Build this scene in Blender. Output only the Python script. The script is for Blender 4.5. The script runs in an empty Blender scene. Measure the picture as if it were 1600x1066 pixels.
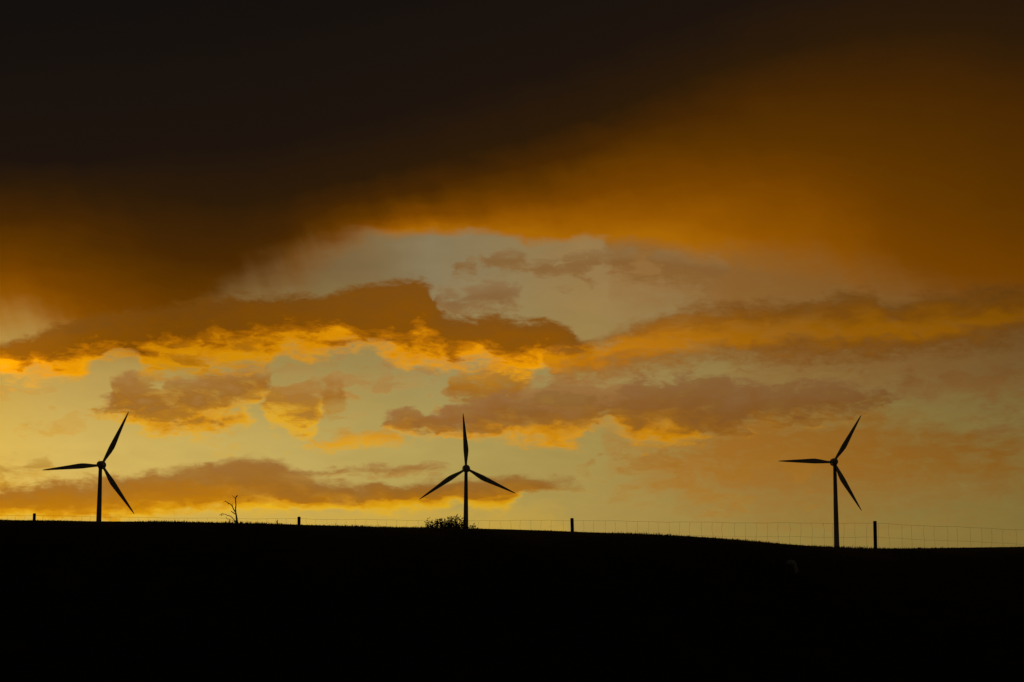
import bpy, bmesh, math, random
import numpy as np
from mathutils import Vector, Matrix

R = math.radians
SC = bpy.context.scene
COL = SC.collection
random.seed(7)

# ---------------------------------------------------------------- camera
EYE = 1.6                                    # metres above the grass at the photographer's feet
cam = bpy.data.cameras.new('camera')
cam.sensor_width = 36.0
cam.lens = 70.0
cam.clip_start = 0.1
cam.clip_end = 20000.0
cam_ob = bpy.data.objects.new('camera', cam)
COL.objects.link(cam_ob)
cam_ob.location = (0, 0, EYE)
cam_ob.rotation_euler = (R(98.5), 0, 0)      # looking slightly up the slope
SC.camera = cam_ob

# ---------------------------------------------------------------- exposure
SC.view_settings.view_transform = 'Standard'
SC.view_settings.look = 'None'
SC.view_settings.exposure = 0.0
SC.view_settings.gamma = 1.0
SC.view_settings.use_curve_mapping = False

SC.cycles.max_bounces = 3
SC.cycles.diffuse_bounces = 2
SC.cycles.glossy_bounces = 1

# ---------------------------------------------------------------- sun
SUN_AZ, SUN_EL = -20.0, 1.2                  # low behind the hill, left of the middle
sun = bpy.data.lights.new('sun', 'SUN')
sun.energy = 0.12
sun.angle = R(0.5)
sun.color = (1.0, 0.62, 0.28)
sun_ob = bpy.data.objects.new('sun', sun)
COL.objects.link(sun_ob)
to_sun = Vector((math.sin(R(SUN_AZ)) * math.cos(R(SUN_EL)), math.cos(R(SUN_AZ)) * math.cos(R(SUN_EL)), math.sin(R(SUN_EL))))
sun_ob.rotation_euler = to_sun.to_track_quat('Z', 'Y').to_euler()
sun_ob.location = to_sun * 200

# ---------------------------------------------------------------- sky: dusk air with cloud banks, laid out by azimuth and elevation (degrees)
# each bank: its upper and lower edge (and the height where the lit underside ends) against azimuth,
# colours from the underside (0) to the top (1), softness and raggedness of the edges
CLOUDS = [
    dict(
        name='yellow glow along the horizon',
        top=[(-18.645, 3.927), (-14.414, 3.925), (-10.909, 3.925), (-7.321, 3.928), (-3.675, 3.861), (-0.736, 3.686), (1.837, 3.502)],
        bot=[(-18.555, 2.025), (-14.345, 2.069), (-7.287, 2.119), (-3.658, 2.131), (1.831, 2.135)],
        mid=None,
        ramp=[(0, (212, 172, 70)), (1, (212, 172, 70))],
        soft=(0.52, 0.3),
        amp=(0.57, 0.0),
        op=0.75,
        grain=0,
        dim=[(-14.529, 1), (-3.707, 0.97), (1.855, 0.9)],
        hole=0.0,
        shred=0.2,
        thin=0.5,
    ),
    dict(
        name='brown veil',
        top=[(2.631, 12.221), (4.691, 12.194), (14.712, 11.844), (19.851, 11.526)],
        bot=[(2.619, 10.569), (3.734, 10.007), (5.583, 9.432), (6.481, 7.952), (8.294, 7.191), (10.993, 6.917), (14.529, 7.036), (19.614, 6.849)],
        mid=None,
        ramp=[(0, (146, 104, 54)), (0.5, (140, 95, 42)), (1, (136, 88, 34))],
        soft=(0.69, 0.9),
        amp=(1.14, 1.6),
        op=0.9,
        grain=0.25,
        dim=[(3.707, 1.03), (7.383, 0.98), (11.0, 0.9), (14.529, 0.78)],
        hole=0.0,
        shred=0.3,
        thin=0.2,
    ),
    dict(
        name='low orange haze',
        top=[(2.403, 5.863), (3.694, 5.93), (4.799, 5.994), (6.453, 6.27), (8.279, 6.463), (10.08, 6.285), (11.851, 5.816), (14.475, 5.576), (19.536, 5.29)],
        bot=[(2.401, 5.606), (3.318, 5.052), (4.596, 4.404), (5.87, 4.086), (7.321, 3.928), (9.124, 3.947), (11.799, 4.092), (14.424, 4.191), (19.478, 4.115)],
        mid=None,
        ramp=[(0, (160, 112, 46)), (0.4, (160, 106, 34)), (1, (152, 100, 34))],
        soft=(0.6, 1.0),
        amp=(1.2, 1.4),
        op=0.97,
        grain=0.25,
        dim=[(2.782, 1.08), (5.551, 1.03), (8.294, 0.97), (11.0, 0.91), (14.529, 0.83)],
        hole=0.0,
        shred=0.35,
        thin=0.12,
    ),
    dict(
        name='thin left streaks',
        top=[(-19.507, 4.702), (-14.449, 4.865), (-13.757, 4.951), (-13.147, 5.0), (-12.883, 4.969)],
        bot=[(-19.474, 4.046), (-14.426, 4.244), (-13.739, 4.435), (-13.137, 4.714), (-12.881, 4.898)],
        mid=None,
        ramp=[(0, (205, 150, 40)), (0.5, (178, 128, 42)), (1, (190, 145, 62))],
        soft=(0.18, 0.24),
        amp=(1.52, 1.6),
        op=0.75,
        grain=0.9,
        dim=None,
        hole=0.3,
        shred=0.9,
        thin=0.5,
    ),
    dict(
        name='faint left streak',
        top=[(-14.136, 5.799), (-13.616, 5.901), (-13.089, 5.878), (-12.384, 5.876)],
        bot=[(-14.134, 5.745), (-13.609, 5.722), (-13.085, 5.753), (-12.383, 5.822)],
        mid=None,
        ramp=[(0, (210, 152, 40)), (1, (190, 138, 52))],
        soft=(0.14, 0.18),
        amp=(0.76, 0.8),
        op=0.6,
        grain=0.3,
        dim=None,
        hole=0.0,
        shred=0.9,
        thin=0.5,
    ),
    dict(
        name='high wisps',
        top=[(-2.059, 10.721), (-1.873, 10.869), (-1.124, 10.872), (-0.75, 11.021), (-0.094, 11.132), (0.375, 11.131), (0.6, 10.874), (0.937, 10.873), (1.499, 10.981), (2.249, 11.123), (2.998, 11.19), (3.744, 11.072), (5.234, 10.977), (6.531, 10.879)],
        bot=[(-2.058, 10.5), (-1.684, 10.429), (-0.936, 10.579), (0.0, 10.58), (0.562, 10.616), (0.842, 10.322), (1.216, 10.247), (1.87, 10.28), (2.992, 10.456), (3.737, 10.338), (5.223, 10.171), (6.515, 9.965)],
        mid=None,
        ramp=[(0, (138, 98, 50)), (0.5, (132, 92, 46)), (1, (140, 108, 66))],
        soft=(0.14, 0.21),
        amp=(1.14, 1.2),
        op=0.8,
        grain=0.6,
        dim=None,
        hole=0.1,
        shred=0.9,
        thin=0.5,
    ),
    dict(
        name='grey brown puff',
        top=[(-2.52, 9.651), (-2.242, 9.929), (-1.869, 9.986), (-1.588, 9.804), (-1.215, 10.063), (-0.561, 10.249), (-0.093, 10.102), (0.28, 9.844), (0.56, 9.696)],
        bot=[(-2.519, 9.541), (-2.052, 9.433), (-1.492, 9.252), (-0.746, 9.365), (0.0, 9.439), (0.56, 9.586)],
        mid=None,
        ramp=[(0, (142, 100, 52)), (0.5, (132, 90, 48)), (1, (140, 106, 66))],
        soft=(0.14, 0.24),
        amp=(1.14, 1.2),
        op=0.8,
        grain=0.7,
        dim=None,
        hole=0.2,
        shred=0.9,
        thin=0.5,
    ),
    dict(
        name='scattered fragments',
        top=[(-8.12, 7.559), (-7.031, 7.943), (-5.195, 8.117), (-3.343, 7.879), (-1.487, 7.816), (1.115, 7.891), (2.971, 7.698), (4.449, 7.538)],
        bot=[(-8.112, 7.194), (-6.828, 6.813), (-5.175, 6.65), (-3.331, 6.519), (-1.481, 6.344), (1.111, 6.529), (2.964, 6.797), (4.446, 7.245)],
        mid=None,
        ramp=[(0, (186, 134, 52)), (0.5, (168, 122, 62)), (1, (164, 122, 68))],
        soft=(0.25, 0.3),
        amp=(1.8, 1.8),
        op=0.75,
        grain=1.2,
        dim=[(-7.383, 1.05), (-1.855, 1), (3.707, 0.92)],
        hole=-0.03,
        shred=0.9,
        thin=0.5,
    ),
    dict(
        name='scattered shreds on the left',
        top=[(-19.622, 7.022), (-14.536, 7.214), (-13.482, 7.104), (-12.073, 7.251), (-11.0, 7.134), (-10.263, 6.427)],
        bot=[(-19.57, 5.982), (-14.496, 6.146), (-13.425, 5.459), (-12.366, 5.302), (-10.949, 5.329), (-10.254, 6.065)],
        mid=None,
        ramp=[(0, (214, 160, 56)), (1, (196, 144, 62))],
        soft=(0.3, 0.3),
        amp=(1.8, 1.8),
        op=0.45,
        grain=1.0,
        dim=None,
        hole=-0.08,
        shred=0.9,
        thin=0.5,
    ),
    dict(
        name='shreds above the horizon bank',
        top=[(1.476, 5.059), (2.952, 5.31), (4.792, 5.409), (7.349, 5.383), (9.153, 5.177)],
        bot=[(1.475, 4.692), (2.945, 4.321), (4.774, 3.947), (7.319, 3.838), (9.128, 4.091)],
        mid=None,
        ramp=[(0, (172, 118, 34)), (1, (158, 106, 36))],
        soft=(0.3, 0.4),
        amp=(1.6, 1.6),
        op=0.5,
        grain=0.8,
        dim=None,
        hole=-0.02,
        shred=0.9,
        thin=0.5,
    ),
    dict(
        name='low cloud bank',
        top=[(-19.466, 3.873), (-14.418, 4.049), (-13.555, 4.171), (-12.686, 4.311), (-11.984, 4.376), (-11.28, 4.495), (-10.393, 4.599), (-9.502, 4.738), (-8.786, 4.892), (-8.066, 4.974), (-7.433, 5.054), (-6.979, 5.041), (-6.613, 4.954), (-6.337, 4.774), (-5.97, 4.632), (-5.512, 4.489), (-5.145, 4.382), (-4.413, 4.351), (-3.863, 4.372), (-3.311, 4.265), (-2.761, 4.377), (-2.21, 4.507), (-1.658, 4.472), (-0.737, 4.51), (0.0, 4.565), (0.921, 4.509), (1.658, 4.472), (2.21, 4.379)],
        bot=[(-19.435, 3.253), (-14.393, 3.376), (-12.656, 3.401), (-10.895, 3.422), (-10.007, 3.486), (-9.115, 3.55), (-8.217, 3.576), (-7.314, 3.584), (-6.409, 3.609), (-5.863, 3.576), (-5.134, 3.599), (-4.404, 3.584), (-3.672, 3.587), (-2.939, 3.627), (-2.206, 3.738), (-1.471, 3.776), (-0.736, 3.668), (-0.276, 3.704), (0.0, 3.961), (0.92, 4.143), (1.657, 4.252), (2.209, 4.324)],
        mid=[(-19.446, 3.476), (-14.401, 3.588), (-10.902, 3.674), (-10.015, 3.774), (-9.123, 3.875), (-8.224, 3.902), (-6.413, 3.881), (-4.407, 3.839), (-3.675, 3.934), (-2.758, 3.974), (-1.84, 3.995), (-0.736, 4.015), (0.0, 4.144), (0.736, 3.997), (2.208, 4.104)],
        ramp=[(0, (226, 180, 50)), (0.2, (240, 182, 16)), (0.44, (216, 146, 8)), (0.55, (178, 112, 14)), (0.75, (160, 104, 32)), (1, (158, 108, 50))],
        soft=(0.15, 0.14),
        amp=(0.55, 0.6),
        op=0.97,
        grain=0.4,
        dim=[(-14.529, 1.03), (-9.201, 1), (-3.707, 0.96), (1.855, 0.93)],
        hole=0.0,
        shred=0.6,
        thin=0.12,
    ),
    dict(
        name='orange foot of the low bank',
        top=[(-19.467, 3.908), (-14.418, 4.049), (-12.682, 4.186), (-10.92, 4.321), (-9.135, 4.417), (-7.691, 4.361)],
        bot=[(-19.439, 3.339), (-14.397, 3.464), (-12.66, 3.508), (-10.898, 3.548), (-9.118, 3.694), (-7.683, 3.925)],
        mid=None,
        ramp=[(0, (196, 126, 6)), (1, (176, 110, 12))],
        soft=(0.3, 0.2),
        amp=(0.6, 0.5),
        op=0.65,
        grain=0.4,
        dim=None,
        hole=0.0,
        shred=0.9,
        thin=0.5,
    ),
    dict(
        name='thin cloud streak',
        top=[(-6.609, 4.735), (-6.063, 4.777), (-5.334, 4.837), (-4.419, 4.899), (-3.317, 4.887), (-2.765, 4.926), (-2.028, 4.855), (-1.659, 4.801)],
        bot=[(-6.607, 4.571), (-6.06, 4.54), (-4.782, 4.641), (-3.865, 4.573), (-2.947, 4.651), (-1.659, 4.765)],
        mid=None,
        ramp=[(0, (176, 128, 58)), (0.5, (158, 110, 50)), (1, (165, 120, 62))],
        soft=(0.09, 0.12),
        amp=(0.57, 0.6),
        op=0.9,
        grain=0.5,
        dim=None,
        hole=0.0,
        shred=0.9,
        thin=0.5,
    ),
    dict(
        name='gold lit puff',
        top=[(-2.041, 7.262), (-1.764, 7.484), (-1.3, 7.633), (-0.743, 7.597), (-0.186, 7.745), (0.279, 7.837), (0.52, 7.671), (0.706, 7.413)],
        bot=[(-2.041, 7.225), (-1.761, 6.932), (-1.297, 6.749), (-0.556, 6.53), (0.0, 6.53), (0.705, 6.898)],
        mid=None,
        ramp=[(0, (150, 98, 36)), (0.5, (162, 104, 26)), (0.8, (176, 116, 26)), (1, (178, 122, 45))],
        soft=(0.16, 0.3),
        amp=(1.14, 1.0),
        op=0.92,
        grain=0.8,
        dim=None,
        hole=0.0,
        shred=0.9,
        thin=0.5,
    ),
    dict(
        name='middle cloud bank',
        top=[(-3.973, 6.148), (-3.606, 6.371), (-3.238, 6.501), (-2.869, 6.522), (-2.665, 6.339), (-2.221, 6.433), (-1.852, 6.564), (-1.39, 6.675), (-0.964, 6.713), (-0.649, 6.861), (-0.185, 6.953), (0.556, 7.008), (0.928, 7.155), (1.485, 7.264), (2.041, 7.262), (2.689, 7.148), (3.152, 7.219), (3.707, 7.288), (4.262, 7.357), (4.817, 7.424), (5.738, 7.45), (6.288, 7.369), (6.468, 7.184), (6.836, 7.288), (7.202, 7.283), (7.473, 7.096), (8.293, 7.155), (9.201, 7.174), (9.919, 7.014), (10.815, 6.921), (11.347, 6.801)],
        bot=[(-3.971, 6.001), (-3.325, 5.84), (-2.587, 5.862), (-2.218, 5.754), (-1.479, 5.774), (-0.74, 5.794), (0.0, 5.685), (0.739, 5.555), (1.478, 5.481), (1.995, 5.608), (2.182, 5.938), (2.589, 6.156), (2.959, 6.154), (3.233, 5.896), (3.508, 5.674), (4.059, 5.579), (4.794, 5.628), (5.529, 5.731), (6.081, 5.872), (6.814, 6.046), (7.728, 6.216), (9.183, 6.411), (10.806, 6.596), (11.344, 6.692)],
        mid=[(-3.972, 6.019), (-2.218, 5.919), (-1.11, 5.941), (-0.37, 6.125), (0.925, 6.106), (1.85, 6.141), (2.775, 6.265), (3.698, 6.296), (4.8, 6.068), (5.531, 5.841), (6.077, 5.653), (7.358, 5.857), (9.175, 6.084), (11.336, 6.404)],
        ramp=[(0, (206, 142, 26)), (0.2, (222, 150, 6)), (0.4, (196, 126, 10)), (0.52, (158, 101, 26)), (0.7, (142, 92, 38)), (1, (146, 103, 58))],
        soft=(0.13, 0.2),
        amp=(0.95, 1.0),
        op=0.97,
        grain=0.5,
        dim=[(-3.707, 1.08), (-0.928, 1.04), (1.855, 0.98), (3.707, 0.97), (5.551, 0.93), (7.383, 0.91), (11.0, 0.84)],
        hole=0.0,
        shred=0.9,
        thin=0.25,
    ),
    dict(
        name='fawn wisps over the middle bank',
        top=[(0.0, 7.045), (0.557, 7.34), (1.114, 7.523), (1.857, 7.667), (2.599, 7.553), (3.06, 7.33), (3.522, 7.179)],
        bot=[(0.0, 6.714), (0.926, 6.529), (1.852, 6.564), (2.778, 6.743), (3.52, 7.032)],
        mid=None,
        ramp=[(0, (152, 106, 52)), (1, (166, 126, 72))],
        soft=(0.2, 0.25),
        amp=(1.5, 1.5),
        op=0.7,
        grain=0.7,
        dim=None,
        hole=0.1,
        shred=0.9,
        thin=0.5,
    ),
    dict(
        name='small gold streak',
        top=[(-6.167, 5.542), (-5.529, 5.695), (-4.43, 5.888), (-3.694, 5.893), (-3.288, 5.877), (-3.066, 5.713)],
        bot=[(-6.166, 5.506), (-5.524, 5.384), (-4.426, 5.558), (-3.69, 5.471), (-3.321, 5.382), (-3.065, 5.566)],
        mid=None,
        ramp=[(0, (222, 162, 30)), (0.5, (222, 152, 12)), (1, (196, 134, 36))],
        soft=(0.14, 0.15),
        amp=(0.85, 0.8),
        op=0.9,
        grain=0.6,
        dim=None,
        hole=0.0,
        shred=0.9,
        thin=0.5,
    ),
    dict(
        name='faint gold flecks',
        top=[(-8.981, 5.506), (-8.442, 5.623), (-7.716, 5.597), (-7.352, 5.565)],
        bot=[(-8.978, 5.398), (-8.346, 5.37), (-7.712, 5.397), (-7.35, 5.456)],
        mid=None,
        ramp=[(0, (216, 165, 50)), (1, (208, 150, 40))],
        soft=(0.16, 0.21),
        amp=(1.52, 1.6),
        op=0.6,
        grain=0.4,
        dim=None,
        hole=0.3,
        shred=0.9,
        thin=0.5,
    ),
    dict(
        name='broken gold cumulus',
        top=[(-12.311, 6.345), (-11.698, 6.612), (-11.497, 7.05), (-11.328, 7.343), (-10.739, 7.412), (-10.108, 7.372), (-9.889, 7.268), (-9.658, 7.382), (-9.205, 7.355), (-8.664, 7.476), (-7.756, 7.602), (-7.025, 7.614), (-6.656, 7.437)],
        bot=[(-12.31, 6.327), (-11.508, 6.22), (-10.968, 6.015), (-10.605, 5.805), (-9.886, 5.727), (-9.528, 5.788), (-9.164, 5.612), (-8.628, 5.875), (-8.088, 6.029), (-7.636, 6.145), (-7.442, 6.476), (-7.015, 7.03), (-6.653, 7.291)],
        mid=[(-12.305, 6.166), (-11.689, 6.306), (-10.979, 6.412), (-9.899, 6.253), (-9.178, 6.229), (-8.639, 6.348), (-7.735, 6.544), (-7.379, 6.988), (-7.015, 7.03), (-6.649, 7.035)],
        ramp=[(0, (220, 166, 40)), (0.16, (232, 168, 12)), (0.42, (214, 144, 10)), (0.54, (182, 120, 22)), (0.75, (158, 103, 34)), (1, (166, 118, 60))],
        soft=(0.18, 0.24),
        amp=(1.2, 1.2),
        op=0.95,
        grain=0.9,
        dim=None,
        hole=0.24,
        shred=0.9,
        thin=0.5,
    ),
    dict(
        name='gold drip',
        top=[(-7.3, 6.66), (-7.089, 7.102), (-6.653, 7.291), (-6.102, 7.226), (-5.55, 7.196), (-5.272, 7.016)],
        bot=[(-7.298, 6.551), (-7.179, 6.041), (-6.848, 5.9), (-6.518, 5.794), (-6.259, 5.614), (-6.002, 5.507), (-5.749, 5.693), (-5.642, 5.913), (-5.462, 6.171), (-5.265, 6.503)],
        mid=None,
        ramp=[(0, (216, 168, 60)), (0.25, (228, 168, 20)), (0.45, (206, 142, 18)), (0.7, (174, 116, 30)), (1, (166, 114, 48))],
        soft=(0.18, 0.22),
        amp=(1.5, 2.2),
        op=0.88,
        grain=1.7,
        dim=None,
        hole=0.2,
        shred=0.9,
        thin=0.5,
    ),
    dict(
        name='round brown puff',
        top=[(-5.805, 7.01), (-5.551, 7.233), (-5.184, 7.329), (-4.851, 7.204), (-4.626, 6.913)],
        bot=[(-5.801, 6.717), (-5.54, 6.5), (-5.171, 6.376), (-4.842, 6.47), (-4.624, 6.693)],
        mid=None,
        ramp=[(0, (184, 124, 36)), (0.4, (164, 108, 34)), (1, (160, 106, 44))],
        soft=(0.16, 0.18),
        amp=(0.7, 0.7),
        op=0.9,
        grain=0.6,
        dim=None,
        hole=0.0,
        shred=0.9,
        thin=0.5,
    ),
    dict(
        name='fawn wisps between',
        top=[(-7.023, 7.468), (-6.479, 7.842), (-5.929, 7.887), (-5.376, 7.858), (-4.45, 7.612), (-3.712, 7.802), (-2.601, 7.811), (-1.857, 7.631)],
        bot=[(-7.019, 7.249), (-6.289, 7.443), (-5.184, 7.347), (-3.707, 7.288), (-2.597, 7.332), (-1.856, 7.447)],
        mid=None,
        ramp=[(0, (178, 140, 76)), (1, (164, 120, 60))],
        soft=(0.18, 0.27),
        amp=(1.71, 1.8),
        op=0.6,
        grain=0.8,
        dim=None,
        hole=0.3,
        shred=0.9,
        thin=0.5,
    ),
    dict(
        name='faint right wisps',
        top=[(10.46, 7.074), (11.72, 7.333), (12.791, 7.519), (13.491, 7.355), (14.017, 7.338), (14.544, 7.428), (19.635, 7.282)],
        bot=[(10.456, 6.93), (11.888, 7.004), (12.771, 6.909), (13.469, 6.71), (13.916, 6.984), (14.528, 7.001), (19.612, 6.814)],
        mid=None,
        ramp=[(0, (128, 88, 42)), (1, (120, 80, 36))],
        soft=(0.21, 0.3),
        amp=(1.52, 1.6),
        op=0.7,
        grain=0.6,
        dim=None,
        hole=0.25,
        shred=0.9,
        thin=0.5,
    ),
    dict(
        name='faint lower right wisps',
        top=[(11.676, 5.892), (13.091, 5.932), (13.796, 6.057), (14.496, 6.146), (19.579, 6.156)],
        bot=[(11.673, 5.784), (13.083, 5.717), (13.783, 5.7), (14.475, 5.576), (19.544, 5.463)],
        mid=None,
        ramp=[(0, (128, 92, 48)), (1, (122, 84, 42))],
        soft=(0.21, 0.3),
        amp=(1.14, 1.2),
        op=0.6,
        grain=0.6,
        dim=None,
        hole=0.2,
        shred=0.9,
        thin=0.5,
    ),
    dict(
        name='main cloud band',
        top=[(-19.635, 7.282), (-14.57, 8.106), (-13.878, 8.345), (-13.184, 8.674), (-12.481, 8.878), (-11.417, 9.147), (-10.161, 9.366), (-8.712, 9.587), (-7.432, 9.708), (-5.587, 9.725), (-5.033, 9.88), (-4.478, 10.035), (-3.735, 10.173), (-2.99, 10.254), (-2.655, 10.275), (-2.467, 10.093), (-2.353, 9.762), (-2.09, 9.543), (-1.828, 9.214), (-1.492, 9.105), (-1.026, 9.106), (-0.56, 9.218), (0.186, 9.071), (1.119, 9.106), (1.584, 8.883), (1.955, 8.55), (2.604, 8.271)],
        bot=[(-19.614, 6.849), (-14.541, 7.339), (-14.1, 7.228), (-13.669, 7.421), (-13.227, 7.345), (-12.783, 7.268), (-12.339, 7.244), (-12.079, 7.431), (-11.911, 7.76), (-11.559, 7.933), (-10.935, 8.004), (-10.654, 7.613), (-10.11, 7.427), (-9.751, 7.489), (-9.211, 7.61), (-8.668, 7.676), (-8.302, 7.574), (-7.393, 7.718), (-6.846, 7.855), (-6.483, 8.08), (-5.93, 7.979), (-5.38, 8.133), (-4.829, 8.397), (-4.273, 8.33), (-3.716, 8.225), (-3.343, 7.971), (-2.786, 7.846), (-1.858, 7.87), (-0.929, 7.891), (0.0, 7.745), (0.409, 7.597), (0.743, 7.744), (1.301, 7.89), (1.859, 7.888), (2.602, 7.995)],
        mid=[(-19.627, 7.109), (-14.557, 7.767), (-12.802, 7.842), (-11.389, 8.209), (-10.137, 8.46), (-9.237, 8.682), (-8.328, 8.776), (-6.498, 8.922), (-4.649, 8.803), (-3.35, 8.688), (-1.862, 8.551), (0.0, 8.408), (1.117, 8.333), (1.674, 8.147), (1.95, 7.63), (2.599, 7.627)],
        ramp=[(0, (210, 146, 26)), (0.14, (226, 152, 5)), (0.34, (216, 138, 2)), (0.46, (176, 104, 2)), (0.6, (132, 77, 4)), (1, (122, 74, 16))],
        soft=(0.15, 0.24),
        amp=(0.38, 1.1),
        op=0.99,
        grain=0.75,
        dim=[(-14.529, 1.22), (-13.481, 1.16), (-12.423, 1.06), (-11.0, 0.98), (-9.201, 0.93), (-7.018, 0.95), (-4.63, 1), (-2.782, 1.02), (0.0, 1.06), (1.855, 1.05)],
        hole=0.0,
        shred=0.9,
        thin=0.0,
    ),
    dict(
        name='brown lumps in the gold',
        top=[(-10.745, 7.647), (-10.124, 7.952), (-9.405, 8.115), (-8.493, 7.989), (-7.768, 8.204), (-7.221, 8.306), (-6.849, 8.02)],
        bot=[(-10.743, 7.575), (-9.932, 7.521), (-9.212, 7.646), (-8.487, 7.698), (-7.76, 7.766), (-7.212, 7.812), (-6.847, 7.91)],
        mid=None,
        ramp=[(0, (188, 122, 8)), (0.5, (162, 102, 12)), (1, (176, 112, 14))],
        soft=(0.2, 0.2),
        amp=(1.3, 1.3),
        op=0.8,
        grain=0.8,
        dim=None,
        hole=0.05,
        shred=0.9,
        thin=0.5,
    ),
    dict(
        name='right cloud band',
        top=[(0.744, 8.149), (1.86, 8.293), (2.605, 8.473), (2.941, 8.728), (3.445, 8.944), (4.096, 9.085), (4.653, 9.152), (4.952, 9.331), (5.582, 9.395), (6.507, 9.471), (7.426, 9.434), (8.527, 9.482), (9.259, 9.609), (10.171, 9.747), (10.531, 9.682), (10.704, 9.386), (11.062, 9.303), (11.607, 9.502), (12.505, 9.615), (14.629, 9.674), (19.753, 9.623)],
        bot=[(0.743, 7.744), (1.486, 7.522), (2.785, 7.681), (3.527, 7.804), (4.638, 7.903), (5.562, 8.002), (7.033, 8.053), (8.311, 7.993), (9.764, 7.997), (11.025, 8.02), (12.458, 8.177), (13.702, 8.351), (14.584, 8.498), (19.71, 8.756)],
        mid=[(0.744, 7.965), (2.976, 8.434), (3.72, 8.574), (9.239, 8.755), (14.603, 8.997), (19.727, 9.103)],
        ramp=[(0, (142, 92, 32)), (0.22, (150, 90, 18)), (0.42, (190, 118, 5)), (0.56, (184, 114, 4)), (0.76, (158, 96, 14)), (1, (138, 88, 30))],
        soft=(0.26, 0.36),
        amp=(0.7, 0.9),
        op=0.95,
        grain=0.3,
        dim=[(1.114, 1.06), (3.707, 1), (5.551, 0.92), (7.383, 0.84), (9.201, 0.79), (11.0, 0.77), (14.529, 0.68)],
        hole=0.0,
        shred=0.55,
        thin=0.2,
    ),
]
DECK_LEVELS = [
    (0, [(-20.12, 16.666), (-14.919, 17.123), (-13.129, 17.425), (-11.311, 17.714), (-9.468, 17.99), (-7.607, 18.427), (-5.725, 18.848), (-3.828, 19.252), (-1.918, 19.636), (0.0, 20.001), (1.922, 20.343), (3.843, 20.664), (5.759, 20.961), (7.667, 21.234), (9.561, 21.483), (11.426, 21.366), (13.268, 21.229), (15.082, 21.075), (20.332, 20.518)]),
    (0.15, [(-19.922, 12.906), (-14.766, 13.261), (-12.987, 13.36), (-11.185, 13.537), (-9.362, 13.793), (-7.517, 14.037), (-5.657, 14.451), (-3.783, 14.942), (-1.896, 15.51), (0.0, 15.971), (1.901, 16.505), (3.805, 17.109), (5.707, 17.691), (7.603, 18.249), (9.486, 18.695), (11.349, 18.941), (13.186, 18.993), (14.99, 18.854), (20.212, 18.353)]),
    (0.3, [(-19.886, 12.217), (-14.739, 12.553), (-12.963, 12.646), (-11.156, 12.549), (-9.327, 12.402), (-7.485, 12.46), (-5.633, 12.815), (-3.766, 13.304), (-1.888, 13.782), (0.0, 14.245), (1.893, 14.784), (3.788, 15.395), (5.681, 16.023), (7.568, 16.557), (9.441, 16.926), (11.291, 17.044), (13.111, 16.899), (14.895, 16.513), (20.084, 15.987)]),
    (0.45, [(-19.837, 11.267), (-14.701, 11.577), (-12.925, 11.538), (-11.116, 11.199), (-9.288, 10.808), (-7.457, 11.003), (-5.623, 12.14), (-3.759, 12.574), (-1.884, 13.051), (0.0, 13.478), (1.888, 13.909), (3.778, 14.488), (5.665, 14.94), (7.543, 15.354), (9.405, 15.535), (11.242, 15.448), (13.049, 15.136), (14.822, 14.673), (19.985, 14.109)]),
    (0.6, [(-19.806, 10.662), (-14.677, 10.955), (-12.899, 10.768), (-11.088, 10.206), (-9.264, 9.809), (-7.442, 10.219), (-5.616, 11.665), (-3.756, 12.244), (-1.882, 12.63), (0.0, 12.966), (1.885, 13.362), (3.772, 13.815), (5.65, 13.961), (7.514, 13.91), (9.359, 13.702), (11.175, 13.178), (12.963, 12.646), (14.712, 11.844), (19.842, 11.354)]),
    (0.75, [(-19.767, 9.883), (-14.647, 10.155), (-12.863, 9.692), (-11.056, 9.122), (-9.238, 8.719), (-7.426, 9.398), (-5.606, 11.043), (-3.753, 11.988), (-1.88, 12.227), (0.0, 12.453), (1.882, 12.685), (3.763, 12.939), (5.635, 12.997), (7.493, 12.859), (9.326, 12.348), (11.103, 10.748), (12.866, 9.781), (14.617, 9.353), (19.718, 8.93)]),
    (0.9, [(-19.727, 9.103), (-14.617, 9.353), (-12.83, 8.704), (-11.02, 7.857), (-9.209, 7.537), (-7.404, 8.302), (-5.594, 10.165), (-3.751, 11.732), (-1.878, 11.952), (0.0, 11.958), (1.879, 12.007), (3.754, 12.025), (5.619, 11.902), (7.459, 11.131), (9.275, 10.263), (11.041, 8.58), (12.801, 7.806), (14.556, 7.749), (19.648, 7.542)]),
    (1, [(-19.701, 8.583), (-14.596, 8.818), (-12.812, 8.165), (-11.0, 7.134), (-9.183, 6.447), (-7.383, 7.207), (-5.58, 9.249), (-3.748, 11.439), (-1.877, 11.75), (0.0, 11.646), (1.876, 11.53), (3.749, 11.549), (5.608, 11.116), (7.436, 9.946), (9.24, 8.81), (11.0, 7.134), (12.765, 6.729), (14.516, 6.68), (19.596, 6.502)]),
]
DECK_EDGE = [(-19.71, 8.756), (-14.6, 8.925), (-13.716, 8.763), (-12.821, 8.435), (-11.386, 8.118), (-9.955, 8.428), (-9.062, 8.996), (-8.345, 9.56), (-7.62, 9.941), (-6.706, 10.327), (-5.789, 10.82), (-5.051, 11.236), (-4.402, 11.503), (-3.563, 11.606), (-2.252, 11.582), (-1.126, 11.662), (-0.375, 11.536), (0.375, 11.334), (1.313, 11.331), (2.064, 11.51), (2.812, 11.412), (3.746, 11.292), (4.678, 11.132), (5.606, 11.025), (7.453, 10.821), (9.282, 10.536), (11.082, 10.026), (12.857, 9.512), (14.613, 9.264), (19.718, 8.93)]
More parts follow.
